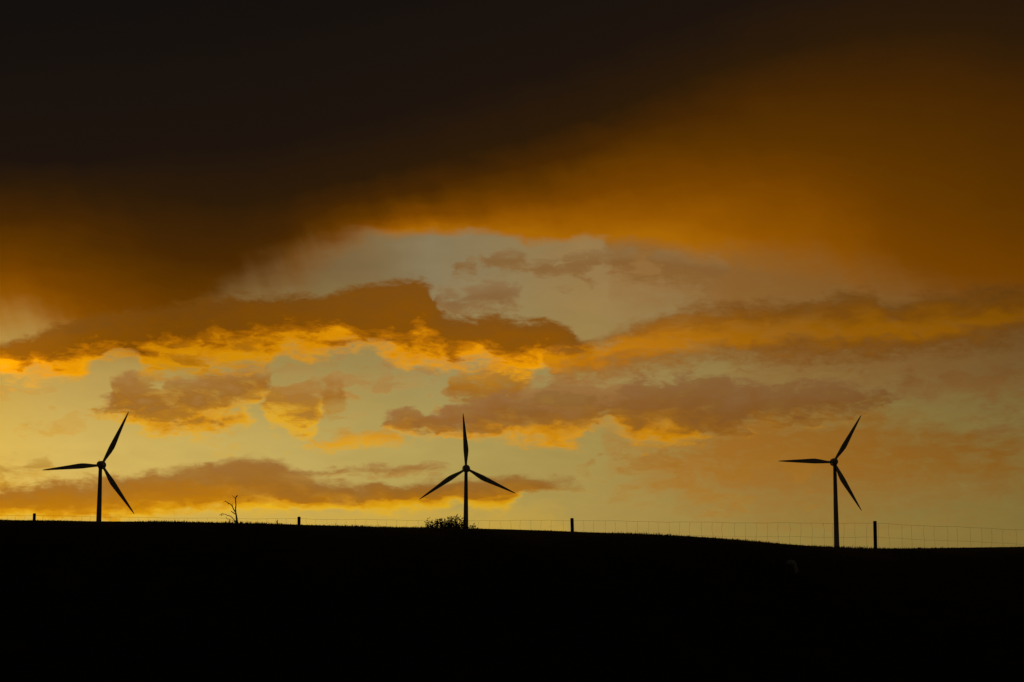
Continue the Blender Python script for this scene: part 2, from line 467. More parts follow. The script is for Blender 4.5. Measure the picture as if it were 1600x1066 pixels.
DECK_SOFT = [(-19.614, 0.9), (-14.529, 0.8), (-10.103, 0.7), (-8.657, 0.85), (-7.383, 1.1), (-6.286, 1.1), (-5.367, 0.8), (-4.63, 0.45), (-3.892, 0.3), (-2.967, 0.2), (1.855, 0.18), (4.077, 0.24), (5.551, 0.4), (7.383, 0.7), (11.0, 1.0), (14.529, 1.0), (19.614, 1.0)]
VEIL_LOW = [(-14.529, (212, 180, 85)), (-12.777, (207, 180, 95)), (-5.918, (190, 168, 93)), (-0.928, (174, 154, 84)), (3.707, (166, 140, 74)), (8.294, (148, 126, 64)), (12.777, (135, 114, 58)), (15.396, (128, 108, 56))]
VEIL_HIGH = [(-14.529, (144, 100, 46)), (-9.201, (112, 80, 42)), (-5.918, (113, 87, 51)), (-4.077, (125, 100, 63)), (-2.412, (138, 121, 88)), (0.0, (148, 124, 82)), (1.855, (158, 123, 72)), (4.446, (152, 120, 74)), (8.294, (134, 97, 48)), (13.656, (116, 78, 34))]
VEIL_EL = (5.427, 10.396)


def lin(c):
    return tuple((v / 255 / 12.92) if v / 255 <= 0.04045 else ((v / 255 + 0.055) / 1.055) ** 2.4 for v in c) + (1.0,)

world = bpy.data.worlds.new('World')
SC.world = world
world.use_nodes = True
NT = world.node_tree
NT.nodes.clear()
LK = NT.links


class S:
    """a node socket with arithmetic"""
    def __init__(self, sock): self.s = sock
    def __add__(self, o): return mth('ADD', self, o)
    def __radd__(self, o): return mth('ADD', o, self)
    def __sub__(self, o): return mth('SUBTRACT', self, o)
    def __rsub__(self, o): return mth('SUBTRACT', o, self)
    def __mul__(self, o): return mth('MULTIPLY', self, o)
    def __rmul__(self, o): return mth('MULTIPLY', o, self)
    def __truediv__(self, o): return mth('DIVIDE', self, o)


def put(sock, v):
    if isinstance(v, S): LK.new(v.s, sock)
    else: sock.default_value = v


def mth(op, a, b=None, clamp=False):
    n = NT.nodes.new('ShaderNodeMath'); n.operation = op; n.use_clamp = clamp
    put(n.inputs[0], a)
    if b is not None: put(n.inputs[1], b)
    return S(n.outputs[0])


def step(v, lo, hi, smooth=True):
    n = NT.nodes.new('ShaderNodeMapRange')
    n.interpolation_type = 'SMOOTHSTEP' if smooth else 'LINEAR'
    n.clamp = True
    put(n.inputs[0], v); put(n.inputs[1], lo); put(n.inputs[2], hi)
    return S(n.outputs[0])


def ramp(f, stops):
    n = NT.nodes.new('ShaderNodeValToRGB')
    put(n.inputs[0], f)
    el = n.color_ramp.elements
    while len(el) < len(stops): el.new(0.5)
    for e, (p, c) in zip(el, stops): e.position = p; e.color = lin(c)
    return S(n.outputs[0])


def mixc(f, a, b, mode='MIX'):
    n = NT.nodes.new('ShaderNodeMix'); n.data_type = 'RGBA'; n.blend_type = mode
    n.clamp_factor = True
    put(n.inputs[0], f); put(n.inputs[6], a); put(n.inputs[7], b)
    return S(n.outputs[2])


def scale_c(c, f):
    n = NT.nodes.new('ShaderNodeVectorMath'); n.operation = 'SCALE'
    put(n.inputs[0], c); put(n.inputs[3], f)
    return S(n.outputs[0])


AZ_SPAN, EL_SPAN = 24.0, 30.0


def against_az(pts, azn, span):
    """a float curve through (azimuth, value) points; value is given in units of span"""
    n = NT.nodes.new('ShaderNodeFloatCurve')
    put(n.inputs[1], azn)
    m = n.mapping
    m.use_clip = False
    m.extend = 'HORIZONTAL'
    c = m.curves[0]
    pts = sorted((min(max((a + AZ_SPAN) / (2 * AZ_SPAN), 0.0), 1.0), v / span) for a, v in pts)
    while len(c.points) < len(pts): c.points.new(0.5, 0.5)
    for p, (x, y) in zip(c.points, pts):
        p.location = (x, y); p.handle_type = 'AUTO_CLAMPED'
    m.update()
    return S(n.outputs[0]) * span


def noise(vec, scale, detail, rough=0.55, dist=0.0):
    n = NT.nodes.new('ShaderNodeTexNoise')
    n.noise_dimensions = '3D'
    put(n.inputs['Vector'], vec)
    n.inputs['Scale'].default_value = scale
    n.inputs['Detail'].default_value = detail
    n.inputs['Roughness'].default_value = rough
    n.inputs['Distortion'].default_value = dist
    return n


def vec3(x, y, z=0.0):
    n = NT.nodes.new('ShaderNodeCombineXYZ')
    put(n.inputs[0], x); put(n.inputs[1], y); put(n.inputs[2], z)
    return S(n.outputs[0])


def bank_nodes(d, azn, az_w, el_w, n_a, n_b, n_c, n_d, n_f, fuzz, thin):
    top = against_az(d['top'], azn, EL_SPAN)
    bot = against_az(d['bot'], azn, EL_SPAN)
    a0, a1 = min(p[0] for p in d['top']), max(p[0] for p in d['top'])
    e_t = el_w + n_a * d['amp'][0]
    e_b = el_w + n_b * d['amp'][1]
    s_t, s_b = fuzz * d['soft'][0], fuzz * d['soft'][1]
    m = step((top - e_t) / s_t, -1.6, 1.6, False) * step((e_b - bot) / s_b, -1.8, 1.8, False)
    l0, l1 = (a0 - 8.0, a0 + 1.0) if a0 < -16.0 else (a0 - 0.10, a0 + 0.45)     # banks that run on beyond the sunset fade out slowly
    r0, r1 = (a1 + 8.0, a1 - 1.0) if a1 > 16.0 else (a1 + 0.10, a1 - 0.45)
    m = m * step(az_w, l0, l1) * step(az_w, r0, r1)
    if d['hole']:
        m = m * step(n_c + n_d, -d['hole'] - 0.12, 0.12 - d['hole'])
    m = step(m + n_f * step(m, 0.0, 0.3) * d['shred'], 0.16, 0.80) * (thin * d['thin'] + (1.0 - d['thin'])) * d['op']
    if d['mid']:
        mid = bot + (against_az(d['mid'], azn, EL_SPAN) - bot) * 0.86
        sb = d['soft'][1]
        gap_l = mth('MAXIMUM', mid - bot + sb, 0.01)
        gap_u = mth('MAXIMUM', top - mid, 0.06)
        h = step((e_b - bot + sb) / gap_l, 0.0, 1.0, False) * 0.5 + step((e_t - mid) / gap_u, 0.0, 1.0, False) * 0.5
    else:
        h = step((el_w - bot) / mth('MAXIMUM', top - bot, 0.06), 0.0, 1.0, False)
    h = h + (n_c * 0.7 + n_d * 0.9 + n_f * 0.45) * d['grain']
    c = ramp(h, d['ramp'])
    if d['dim']:
        f = against_az([(a, v ** 2.2) for a, v in d['dim']], azn, 1.0)
        c = scale_c(c, f)
    return m, c


def build_sky():
    tc = NT.nodes.new('ShaderNodeTexCoord')
    sx = NT.nodes.new('ShaderNodeSeparateXYZ')
    LK.new(tc.outputs['Generated'], sx.inputs[0])
    x, y, z = (S(sx.outputs[i]) for i in range(3))
    az = mth('ARCTAN2', x, y) * (180 / math.pi)
    el = mth('ARCSINE', z) * (180 / math.pi)

    # the air behind the clouds
    sky = NT.nodes.new('ShaderNodeTexSky')
    sky.sky_type = 'NISHITA'
    sky.sun_disc = False
    sky.sun_elevation = R(SUN_EL)
    sky.sun_rotation = R(SUN_AZ)
    sky.air_density = 1.0
    sky.dust_density = 1.0
    sky.ozone_density = 1.0
    tint = NT.nodes.new('ShaderNodeVectorMath'); tint.operation = 'MULTIPLY'
    LK.new(sky.outputs[0], tint.inputs[0])
    tint.inputs[1].default_value = (0.070, 0.080, 0.066)
    colour = S(tint.outputs[0])

    # turbulence shared by all banks: slow waves bend the sheet, finer billows fray it
    wave = noise(vec3(az, el * 1.8), 0.8, 3.0)
    wv = NT.nodes.new('ShaderNodeSeparateColor'); LK.new(wave.outputs['Color'], wv.inputs[0])
    az_w = az + (S(wv.outputs[0]) - 0.5) * 0.9
    el_w = el + (S(wv.outputs[1]) - 0.5) * 0.30
    azn = mth('MULTIPLY_ADD', az_w, 1 / (2 * AZ_SPAN)); azn.s.node.inputs[2].default_value = 0.5
    puff = noise(vec3(az_w * 0.8, el_w * 1.7), 1.5, 5.0, 0.50, 0.1)
    pv = NT.nodes.new('ShaderNodeSeparateColor'); LK.new(puff.outputs['Color'], pv.inputs[0])
    n_a, n_b, n_c = (S(pv.outputs[i]) - 0.5 for i in range(3))
    body = noise(vec3(az_w * 0.7, el_w * 2.0, 4.0), 0.9, 4.0, 0.5, 0.1)
    n_d = S(body.outputs[0]) - 0.5
    shreds = noise(vec3(az_w * 0.62 + el_w * 0.12, el_w * 1.5, 7.0), 5.2, 5.0, 0.6, 0.15)
    n_f = S(shreds.outputs[0]) - 0.5

    fuzz = mth('MAXIMUM', mth('MULTIPLY_ADD', n_d, 3.5), 0.0)
    fuzz.s.node.inputs[0].links[0].from_node.inputs[2].default_value = 1.15
    fuzz = mth('MAXIMUM', fuzz, 0.35)
    thin = step(n_c * 0.8 + n_d + n_f * 0.3, -0.32, 0.06)

    # thin high veil over the whole sunset side: warm and pale low down, greyer higher up, dimmer to the right
    low = ramp(azn, [((a + AZ_SPAN) / (2 * AZ_SPAN), c) for a, c in VEIL_LOW])
    high = ramp(azn, [((a + AZ_SPAN) / (2 * AZ_SPAN), c) for a, c in VEIL_HIGH])
    veil = mixc(step(el_w + n_d * 0.8, VEIL_EL[0], VEIL_EL[1], False), low, high)
    far = step(mth('ABSOLUTE', az), 30.0, 100.0)
    shade = mth('MULTIPLY_ADD', n_d + n_c * 0.5, 0.22); shade.s.node.inputs[2].default_value = 1.0
    veil = scale_c(veil, shade)
    colour = mixc((1 - far) * 0.85, colour, veil)

    # cloud banks beyond the sunset part of the sky: the same broken streets all round, fading to dusk
    side = step(mth('ABSOLUTE', az), 17.0, 30.0)
    street = noise(vec3(az * 0.16, el * 0.7, 9.0), 1.0, 4.0, 0.55)
    street_m = step(S(street.outputs[0]), 0.44, 0.60) * side * step(el, 13.0, 8.0)
    colour = mixc(street_m * 0.85, colour, lin((112, 74, 34)))

    def light(c):
        n = NT.nodes.new('ShaderNodeBackground')
        put(n.inputs[0], c); n.inputs[1].default_value = 1.0
        return n.outputs[0]

    def over(f, below, above):
        n = NT.nodes.new('ShaderNodeMixShader')
        put(n.inputs[0], f); LK.new(below, n.inputs[1]); LK.new(above, n.inputs[2])
        return n.outputs[0]

    shared = dict(azn=azn, az_w=az_w, el_w=el_w, n_a=n_a, n_b=n_b, n_c=n_c, n_d=n_d, n_f=n_f, fuzz=fuzz, thin=thin)

    def bank(d, below):
        """one bank as a node group of its own: cover and colour"""
        global NT, LK
        main = NT, LK
        g = bpy.data.node_groups.new('cloud: ' + d['name'], 'ShaderNodeTree')
        for k in shared: g.interface.new_socket(k, in_out='INPUT', socket_type='NodeSocketFloat')
        g.interface.new_socket('cover', in_out='OUTPUT', socket_type='NodeSocketFloat')
        g.interface.new_socket('colour', in_out='OUTPUT', socket_type='NodeSocketColor')
        NT, LK = g, g.links
        gi = NT.nodes.new('NodeGroupInput')
        go = NT.nodes.new('NodeGroupOutput')
        m, c = bank_nodes(d, **{k: S(gi.outputs[k]) for k in shared})
        LK.new(m.s, go.inputs['cover']); LK.new(c.s, go.inputs['colour'])
        NT, LK = main
        n = NT.nodes.new('ShaderNodeGroup'); n.node_tree = g
        for k, v in shared.items(): LK.new(v.s, n.inputs[k])
        return over(S(n.outputs['cover']), below, light(S(n.outputs['colour'])))

    sh = light(colour)
    first_front = [i for i, d in enumerate(CLOUDS) if d['name'] == 'main cloud band'][0]
    for d in CLOUDS[:first_front]:
        sh = bank(d, sh)

    # the heavy deck overhead, its underside lit where it thins towards the sunset
    edge = against_az(DECK_EDGE, azn, EL_SPAN)
    soft = against_az(DECK_SOFT, azn, 1.0)
    rain = noise(vec3(az * 1.5 + el * 0.55, el * 0.16, 2.0), 1.0, 3.0, 0.5)
    n_r = S(rain.outputs[0]) - 0.5
    m = step((el_w + n_b * 0.35 + n_d * 0.3 + n_f * 0.16 - edge) / soft + n_r * 0.9, -1.0, 1.0)
    levels = [(q, against_az(p, azn, EL_SPAN)) for q, p in DECK_LEVELS]
    el_d = el_w + n_d * 0.5 + n_r * 0.22 + n_f * 0.03
    q = None
    for (q0, hi), (q1, lo) in zip(levels[:-1], levels[1:]):
        t = step((hi - el_d) / mth('MAXIMUM', hi - lo, 0.08), 0.0, 1.0, False) * (q1 - q0)
        q = t if q is None else q + t
    q = q * (1 - step(mth('ABSOLUTE', az), 15.0, 45.0) * 0.6)
    deck = ramp(q, [(0, (20, 16, 13)), (0.15, (30, 20, 13)), (0.3, (45, 27, 8)), (0.45, (71, 39, 3)), (0.6, (93, 52, 1)),
                    (0.75, (119, 66, 1)), (0.9, (149, 86, 2)), (1.0, (168, 102, 5))])
    sh = over(m, sh, light(deck))

    for d in CLOUDS[first_front:]:
        sh = bank(d, sh)

    # away from the sunset the sky falls to dusk
    away = step(mth('ABSOLUTE', az), 22.0, 95.0)
    sh = over(away * step(el, 45.0, 12.0) * 0.84, sh, light(lin((20, 16, 13))))

    out = NT.nodes.new('ShaderNodeOutputWorld')
    LK.new(sh, out.inputs[0])


build_sky()
world.cycles.sampling_method = 'MANUAL'
world.cycles.sample_map_resolution = 512

# ---------------------------------------------------------------- helpers
def material(name, build):
    m = bpy.data.materials.new(name)
    m.use_nodes = True
    nt = m.node_tree
    build(nt, nt.nodes['Principled BSDF'])
    return m


def noisy(c0, c1, scale, rough=0.8, bump=0.0, coord='Object', detail=5.0):
    def build(nt, p):
        tc = nt.nodes.new('ShaderNodeTexCoord')
        n = nt.nodes.new('ShaderNodeTexNoise')
        n.inputs['Scale'].default_value = scale
        n.inputs['Detail'].default_value = detail
        nt.links.new(tc.outputs[coord], n.inputs['Vector'])
        r = nt.nodes.new('ShaderNodeValToRGB')
        r.color_ramp.elements[0].position = 0.3; r.color_ramp.elements[0].color = (*c0, 1)
        r.color_ramp.elements[1].position = 0.7; r.color_ramp.elements[1].color = (*c1, 1)
        nt.links.new(n.outputs[0], r.inputs[0])
        nt.links.new(r.outputs[0], p.inputs['Base Color'])
        p.inputs['Roughness'].default_value = rough
        p.inputs['Specular IOR Level'].default_value = 0.25
        if bump:
            b = nt.nodes.new('ShaderNodeBump')
            b.inputs['Strength'].default_value = bump
            nt.links.new(n.outputs[0], b.inputs['Height'])
            nt.links.new(b.outputs[0], p.inputs['Normal'])
    return build


M = dict(
    soil=material('pasture', noisy((0.022, 0.026, 0.010), (0.055, 0.055, 0.024), 3.0, 0.95, 0.4)),
    grass=material('grass', noisy((0.035, 0.050, 0.014), (0.085, 0.085, 0.030), 6.0, 0.9)),
    paint=material('turbine_paint', noisy((0.66, 0.66, 0.65), (0.78, 0.78, 0.77), 0.6, 0.55)),
    steel=material('galvanised_wire', noisy((0.12, 0.115, 0.11), (0.22, 0.21, 0.20), 30.0, 0.7)),
    post=material('weathered_post', noisy((0.05, 0.035, 0.025), (0.11, 0.085, 0.065), 24.0, 0.95, 0.3)),
    bark=material('dead_wood', noisy((0.045, 0.032, 0.024), (0.10, 0.078, 0.060), 5.0, 0.95, 0.3)),
    twig=material('shrub_bark', noisy((0.030, 0.022, 0.014), (0.06, 0.045, 0.030), 12.0, 0.95)),
    leaf=material('shrub_leaves', noisy((0.030, 0.048, 0.014), (0.075, 0.085, 0.028), 4.0, 0.85)),
    stalk=material('dry_stalk', noisy((0.06, 0.045, 0.02), (0.11, 0.085, 0.045), 20.0, 0.95)),
    feather=material('dark_feathers', noisy((0.012, 0.012, 0.013), (0.03, 0.028, 0.028), 30.0, 0.7)),
    scrap=material('pale_scrap', noisy((0.50, 0.54, 0.58), (0.68, 0.70, 0.72), 18.0, 0.8)),
)


def mesh_obj(name, me, mat=None, parent=None, smooth=False):
    if mat: 
        me.materials.clear(); me.materials.append(mat)
    if smooth:
        me.polygons.foreach_set('use_smooth', [True] * len(me.polygons))
    o = bpy.data.objects.new(name, me)
    COL.objects.link(o)
    if parent is not None: o.parent = parent
    return o


def from_bm(name, bm, mat, parent=None, smooth=False):
    me = bpy.data.meshes.new(name)
    bmesh.ops.recalc_face_normals(bm, faces=bm.faces)
    bm.to_mesh(me); bm.free()
    return mesh_obj(name, me, mat, parent, smooth)


def tag(o, label=None, cat=None, group=None, kind=None):
    if label: o['label'] = label
    if cat: o['category'] = cat
    if group: o['group'] = group
    if kind: o['kind'] = kind
    return o


def empty(name, loc, rz=0.0):
    o = bpy.data.objects.new(name, None)
    o.empty_display_size = 0.3
    COL.objects.link(o)
    o.location = loc
    o.rotation_euler = (0, 0, rz)
    return o


def tube(bm, pts, radii, sides=8, cap=True):
    """a tapering tube through points"""
    pts = [Vector(p) for p in pts]
    rings = []
    nrm = None
    for i, p in enumerate(pts):
        t = (pts[min(i + 1, len(pts) - 1)] - pts[max(i - 1, 0)]).normalized()
        if nrm is None:
            nrm = t.orthogonal().normalized()
        else:
            nrm = (nrm - t * nrm.dot(t)).normalized()
        b = t.cross(nrm)
        r = radii[i] if hasattr(radii, '__len__') else radii
        rings.append([bm.verts.new(p + (nrm * math.cos(2 * math.pi * k / sides) + b * math.sin(2 * math.pi * k / sides)) * r) for k in range(sides)])
    for a, b in zip(rings[:-1], rings[1:]):
        for k in range(sides):
            bm.faces.new((a[k], a[(k + 1) % sides], b[(k + 1) % sides], b[k]))
    if cap:
        bm.faces.new(rings[0][::-1]); bm.faces.new(rings[-1])


def smooth_path(pts, n=4):
    """Catmull-Rom through points"""
    pts = [Vector(p) for p in pts]
    P = [pts[0] * 2 - pts[1]] + pts + [pts[-1] * 2 - pts[-2]]
    out = []
    for i in range(1, len(P) - 2):
        for k in range(n):
            t = k / n
            a, b, c, d = P[i - 1], P[i], P[i + 1], P[i + 2]
            out.append(0.5 * ((2 * b) + (c - a) * t + (2 * a - 5 * b + 4 * c - d) * t * t + (3 * b - a - 3 * c + d) * t ** 3))
    out.append(pts[-1])
    return out


# ---------------------------------------------------------------- the hill: one sheet of ground from the camera over the crest to the horizon
RIDGE_Y = 18.0
RIDGE_X = [-9000.0, -400.0, -60.0, -20.0, -9.0, -4.618, -4.462, -4.305, -4.149, -3.992, -3.836, -3.68, -3.523, -3.367, -3.211, -3.054, -2.898, -2.741, -2.585, -2.429, -2.272, -2.116, -1.96, -1.803, -1.647, -1.49, -1.334, -1.178, -1.021, -0.865, -0.708, -0.552, -0.396, -0.239, -0.083, 0.073, 0.23, 0.386, 0.543, 0.699, 0.855, 1.012, 1.168, 1.324, 1.481, 1.637, 1.794, 1.95, 2.106, 2.263, 2.419, 2.576, 2.732, 2.888, 3.045, 3.201, 3.357, 3.514, 3.67, 3.827, 3.983, 4.139, 4.296, 4.452, 4.608, 6.0, 9.0, 20.0, 60.0, 400.0, 9000.0]
RIDGE_Z = [1.6623, 2.0623, 2.9123, 2.8623, 2.7323, 2.6623, 2.6612, 2.6597, 2.6581, 2.6562, 2.6541, 2.6517, 2.649, 2.6461, 2.6429, 2.6391, 2.6348, 2.6305, 2.6265, 2.6227, 2.6191, 2.6159, 2.6127, 2.6093, 2.6057, 2.602, 2.5987, 2.5956, 2.5927, 2.5896, 2.5866, 2.5834, 2.5801, 2.5762, 2.5718, 2.567, 2.5618, 2.5565, 2.5513, 2.5462, 2.5411, 2.5359, 2.5305, 2.5246, 2.5176, 2.5094, 2.5003, 2.4892, 2.4758, 2.461, 2.4471, 2.4354, 2.426, 2.4181, 2.4114, 2.4063, 2.4037, 2.403, 2.4036, 2.4047, 2.4064, 2.4081, 2.4097, 2.4112, 2.4123, 2.4223, 2.4123, 2.2623, 2.1123, 2.8123, 2.7123]



def ridge(x):
    return np.interp(x, RIDGE_X, RIDGE_Z)


def lumps(x, y):
    return (np.sin(x * 1.9 + 0.7 * y) * 0.5 + np.sin(x * 0.83 - 1.31 * y + 1.0) * 0.6 + np.sin(2.7 * x + 2.1 * y + 2.0) * 0.3) * 0.006


def ground(x, y):
    x = np.asarray(x, float); y = np.asarray(y, float)
    H = ridge(x)
    slope = (H - EYE) / RIDGE_Y
    s = np.clip(y / RIDGE_Y, 0, 1)
    front = H * (3 * s ** 2 - 2 * s ** 3) + slope * RIDGE_Y * (s ** 3 - s ** 2)
    t = np.clip(y - RIDGE_Y, 0, 14.0)
    back = H + slope * t - 0.0078 * t * t
    far_t = np.clip(y - 32.0, 0, None)
    far = np.where(far_t < 440, 0.0222 * far_t, 9.77 + 2.0 * (1 - np.exp(-(far_t - 440) / 400)))
    roll = np.clip(far_t / 120, 0, 1) * (0.8 * np.sin(x * 0.011 + 0.4) + 0.5 * np.sin(y * 0.013 + x * 0.007))
    behind = np.where(y < 0, 0.02 * y * np.exp(y / 300), 0)
    z = np.where(y <= RIDGE_Y, front + behind, back + far + roll)
    return z + lumps(x, y) * np.clip((y + 20) / 20, 0, 1)


def gz(x, y):
    return float(ground(np.array([x]), np.array([y]))[0])


def build_ground():
    def axis(core0, core1, st, reach):
        a = list(np.arange(core0, core1 + 1e-6, st))
        g, v = st, core1
        while v < reach: g *= 1.16; v += g; a.append(v)
        g, v = st, core0
        while v > -reach: g *= 1.16; v -= g; a.insert(0, v)
        return np.array(a)
    xs = axis(-9.0, 9.0, 0.2, 9000.0)
    ys = axis(2.0, 34.0, 0.4, 9000.0)
    X, Y = np.meshgrid(xs, ys)
    Z = ground(X, Y)
    nx, ny = len(xs), len(ys)
    V = np.stack([X, Y, Z], -1).reshape(-1, 3)
    idx = np.arange(nx * ny).reshape(ny, nx)
    Q = np.stack([idx[:-1, :-1], idx[:-1, 1:], idx[1:, 1:], idx[1:, :-1]], -1).reshape(-1, 4)
    me = bpy.data.meshes.new('ground')
    me.from_pydata(V.tolist(), [], Q.tolist())
    o = mesh_obj('ground', me, M['soil'], smooth=True)
    tag(o, kind='structure')


build_ground()


def build_grass():
    rng = np.random.default_rng(11)
    V, T = [], []
    def blades(n, y0, y1, half, h0, h1, w):
        y = rng.uniform(y0, y1, n)
        x = rng.uniform(-1, 1, n) * (half * y / RIDGE_Y)
        patch = 0.75 + 0.45 * np.sin(x * 2.3 + 1.1) * np.sin(x * 0.9 + y * 0.6) + 0.25 * np.sin(x * 7.1 + y)
        h = (h0 + (h1 - h0) * rng.random(n) ** 2.5) * np.clip(patch, 0.35, 1.3)
        a = rng.uniform(0, 2 * np.pi, n)
        z = ground(x, y) - 0.004
        ww = w * rng.uniform(0.6, 1.4, n)
        lx, ly = rng.normal(0, 0.35, n) * h, rng.normal(0, 0.35, n) * h
        p0 = np.stack([x - np.cos(a) * ww, y - np.sin(a) * ww, z], -1)
        p1 = np.stack([x + np.cos(a) * ww, y + np.sin(a) * ww, z], -1)
        m0 = np.stack([x - np.cos(a) * ww * .7 + lx * .35, y - np.sin(a) * ww * .7 + ly * .35, z + h * .6], -1)
        m1 = np.stack([x + np.cos(a) * ww * .7 + lx * .35, y + np.sin(a) * ww * .7 + ly * .35, z + h * .6], -1)
        p2 = np.stack([x + lx, y + ly, z + h], -1)
        base = sum(len(v) for v in V)
        V.append(np.stack([p0, p1, m1, m0, p2], 1).reshape(-1, 3))
        i = base + np.arange(n)[:, None] * 5
        T.append(np.concatenate([i + [0, 1, 2], i + [0, 2, 3], i + [3, 2, 4]], 0))
    blades(42000, 15.0, 20.5, 5.4, 0.010, 0.025, 0.0022)
    blades(700, 16.5, 19.5, 5.4, 0.020, 0.046, 0.0016)
    blades(60000, 3.0, 15.0, 5.6, 0.02, 0.05, 0.0028)
    V2 = np.concatenate(V); T2 = np.concatenate(T)
    me = bpy.data.meshes.new('grass')
    me.vertices.add(len(V2)); me.vertices.foreach_set('co', V2.ravel())
    me.loops.add(len(T2) * 3); me.loops.foreach_set('vertex_index', T2.ravel().astype(np.int32))
    me.polygons.add(len(T2))
    me.polygons.foreach_set('loop_start', np.arange(0, len(T2) * 3, 3, dtype=np.int32))
    me.polygons.foreach_set('loop_total', np.full(len(T2), 3, dtype=np.int32))
    me.update(calc_edges=True)
    o = mesh_obj('grass', me, M['grass'])
    tag(o, 'short dark grass covering the slope up to the skyline', 'grass', kind='stuff')


build_grass()

# ---------------------------------------------------------------- wind turbines
ROTOR_R = 13.5


def blade_mesh():
    """one blade along +Z, its straight leading edge at -X, aerofoil sections, twisted towards the root"""
    bm = bmesh.new()
    #        span  chord  ahead  thick  twist
    st = [(0.035, 0.62, 0.31, 0.60, 0), (0.075, 0.58, 0.29, 0.56, 3), (0.12, 0.66, 0.31, 0.46, 10), (0.19, 0.88, 0.35, 0.33, 12), (0.26, 1.10, 0.39, 0.25, 10),
          (0.33, 1.24, 0.42, 0.22, 8), (0.38, 1.22, 0.41, 0.20, 7), (0.45, 1.12, 0.38, 0.17, 6), (0.55, 0.94, 0.33, 0.14, 4), (0.65, 0.78, 0.28, 0.11, 3),
          (0.75, 0.62, 0.23, 0.09, 2), (0.85, 0.46, 0.18, 0.07, 1), (0.93, 0.31, 0.13, 0.045, 1), (0.98, 0.18, 0.08, 0.03, 0), (1.0, 0.07, 0.03, 0.015, 0)]
    rings = []
    n = 14
    for s, c, ahead, th, tw in st:
        ring = []
        for k in range(n):
            a = 2 * math.pi * k / n
            u = 0.5 - 0.5 * math.cos(a)                       # 0 leading, 1 trailing
            half = 0.5 * th * (math.sin(a)) * (1.0 if c < 0.64 and s < 0.1 else (1.25 - 0.85 * u))
            x, y = -ahead + c * u, half
            ct, sn = math.cos(R(tw)), math.sin(R(tw))
            ring.append(bm.verts.new((x * ct - y * sn, x * sn + y * ct, s * ROTOR_R)))
        rings.append(ring)
    for a, b in zip(rings[:-1], rings[1:]):
        for k in range(n):
            bm.faces.new((a[k], a[(k + 1) % n], b[(k + 1) % n], b[k]))
    bm.faces.new(rings[0][::-1]); bm.faces.new(rings[-1])
    bmesh.ops.recalc_face_normals(bm, faces=bm.faces)
    me = bpy.data.meshes.new('blade'); bm.to_mesh(me); bm.free()
    return me


def lathe(bm, prof, axis='Z', sides=32):
    """profile of (radius, height) turned about an axis"""
    rings = []
    for r, h in prof:
        ring = []
        for k in range(sides):
            a = 2 * math.pi * k / sides
            p = (r * math.cos(a), r * math.sin(a), h) if axis == 'Z' else (r * math.cos(a), h, r * math.sin(a))
            ring.append(bm.verts.new(p))
        rings.append(ring)
    for a, b in zip(rings[:-1], rings[1:]):
        for k in range(sides):
            bm.faces.new((a[k], a[(k + 1) % sides], b[(k + 1) % sides], b[k]))
    bm.faces.new(rings[0][::-1]); bm.faces.new(rings[-1])


BLADE = blade_mesh()


def wind_turbine(hub, roll, label):
    """hub point of the rotor; the rotor faces away from the camera, into the sunset wind"""
    x, y, hz = hub
    over = 1.45                                        # rotor plane ahead of the tower axis
    ty = y - over
    base = gz(x, ty)
    h = hz - base
    t = empty('wind_turbine', (x, ty, base))
    tag(t, label, 'wind turbine', 'wind turbines on the hill')
    bm = bmesh.new()
    lathe(bm, [(1.02, -0.3), (1.02, 0.12), (0.80, 0.14), (0.79, 1.0), (0.66, h * 0.36), (0.675, h * 0.362), (0.675, h * 0.366), (0.655, h * 0.368), (0.55, h * 0.66),
               (0.562, h * 0.662), (0.562, h * 0.665), (0.545, h * 0.667), (0.40, h - 0.85), (0.52, h - 0.82), (0.52, h - 0.7)])
    tw = from_bm('tower', bm, M['paint'], t, True)
    bm = bmesh.new()
    bmesh.ops.create_cube(bm, size=1.0)
    for v in bm.verts: v.co = Vector((v.co.x * 0.68, -0.86 + v.co.y * 0.08, 1.05 + v.co.z * 1.8))
    bmesh.ops.bevel(bm, geom=bm.edges[:], offset=0.02, segments=1, affect='EDGES')
    from_bm('door', bm, M['post'], tw)
    bm = bmesh.new()
    lathe(bm, [(0.25, -1.30), (0.52, -1.24), (0.68, -1.05), (0.75, -0.7), (0.77, 0.1), (0.78, 0.6), (0.70, 0.74), (0.5, 0.78)], 'Y', 36)
    nac = from_bm('nacelle', bm, M['paint'], t, True)
    nac.location = (0, 0, h)
    bm = bmesh.new()
    tube(bm, [(0, 0, 0.0), (0, 0, 0.42)], 0.018, 6)
    tube(bm, [(-0.1, 0, 0.42), (0.1, 0, 0.42)], 0.014, 6)
    wv_ = from_bm('wind_vane', bm, M['steel'], nac)
    wv_.location = (-0.22, -0.6, 0.68)
    bm = bmesh.new()
    lathe(bm, [(0.62, -0.60), (0.86, -0.52), (0.96, -0.15), (0.96, 0.25), (0.84, 0.7), (0.52, 1.05), (0.14, 1.18)], 'Y', 32)
    rot = from_bm('rotor_hub', bm, M['paint'], t, True)
    rot.location = (0, over, h)
    rot.rotation_euler = (0, R(roll), 0)
    for k in range(3):
        b = mesh_obj('blade', BLADE, M['paint'] if k == 0 else None, rot)
        b.rotation_euler = (0, R(120 * k), 0)
    return t


BLADE.polygons.foreach_set('use_smooth', [True] * len(BLADE.polygons))
wind_turbine((-93.034, 450.811, 40.515), 25.2, 'dark wind turbine at the far left, one blade pointing almost level to the left')
wind_turbine((-11.11, 482.028, 42.354), -3.4, 'dark wind turbine standing behind the bush, one blade pointing straight up')
wind_turbine((78.365, 484.024, 44.085), 31.2, 'dark wind turbine at the far right, next to a fence post')


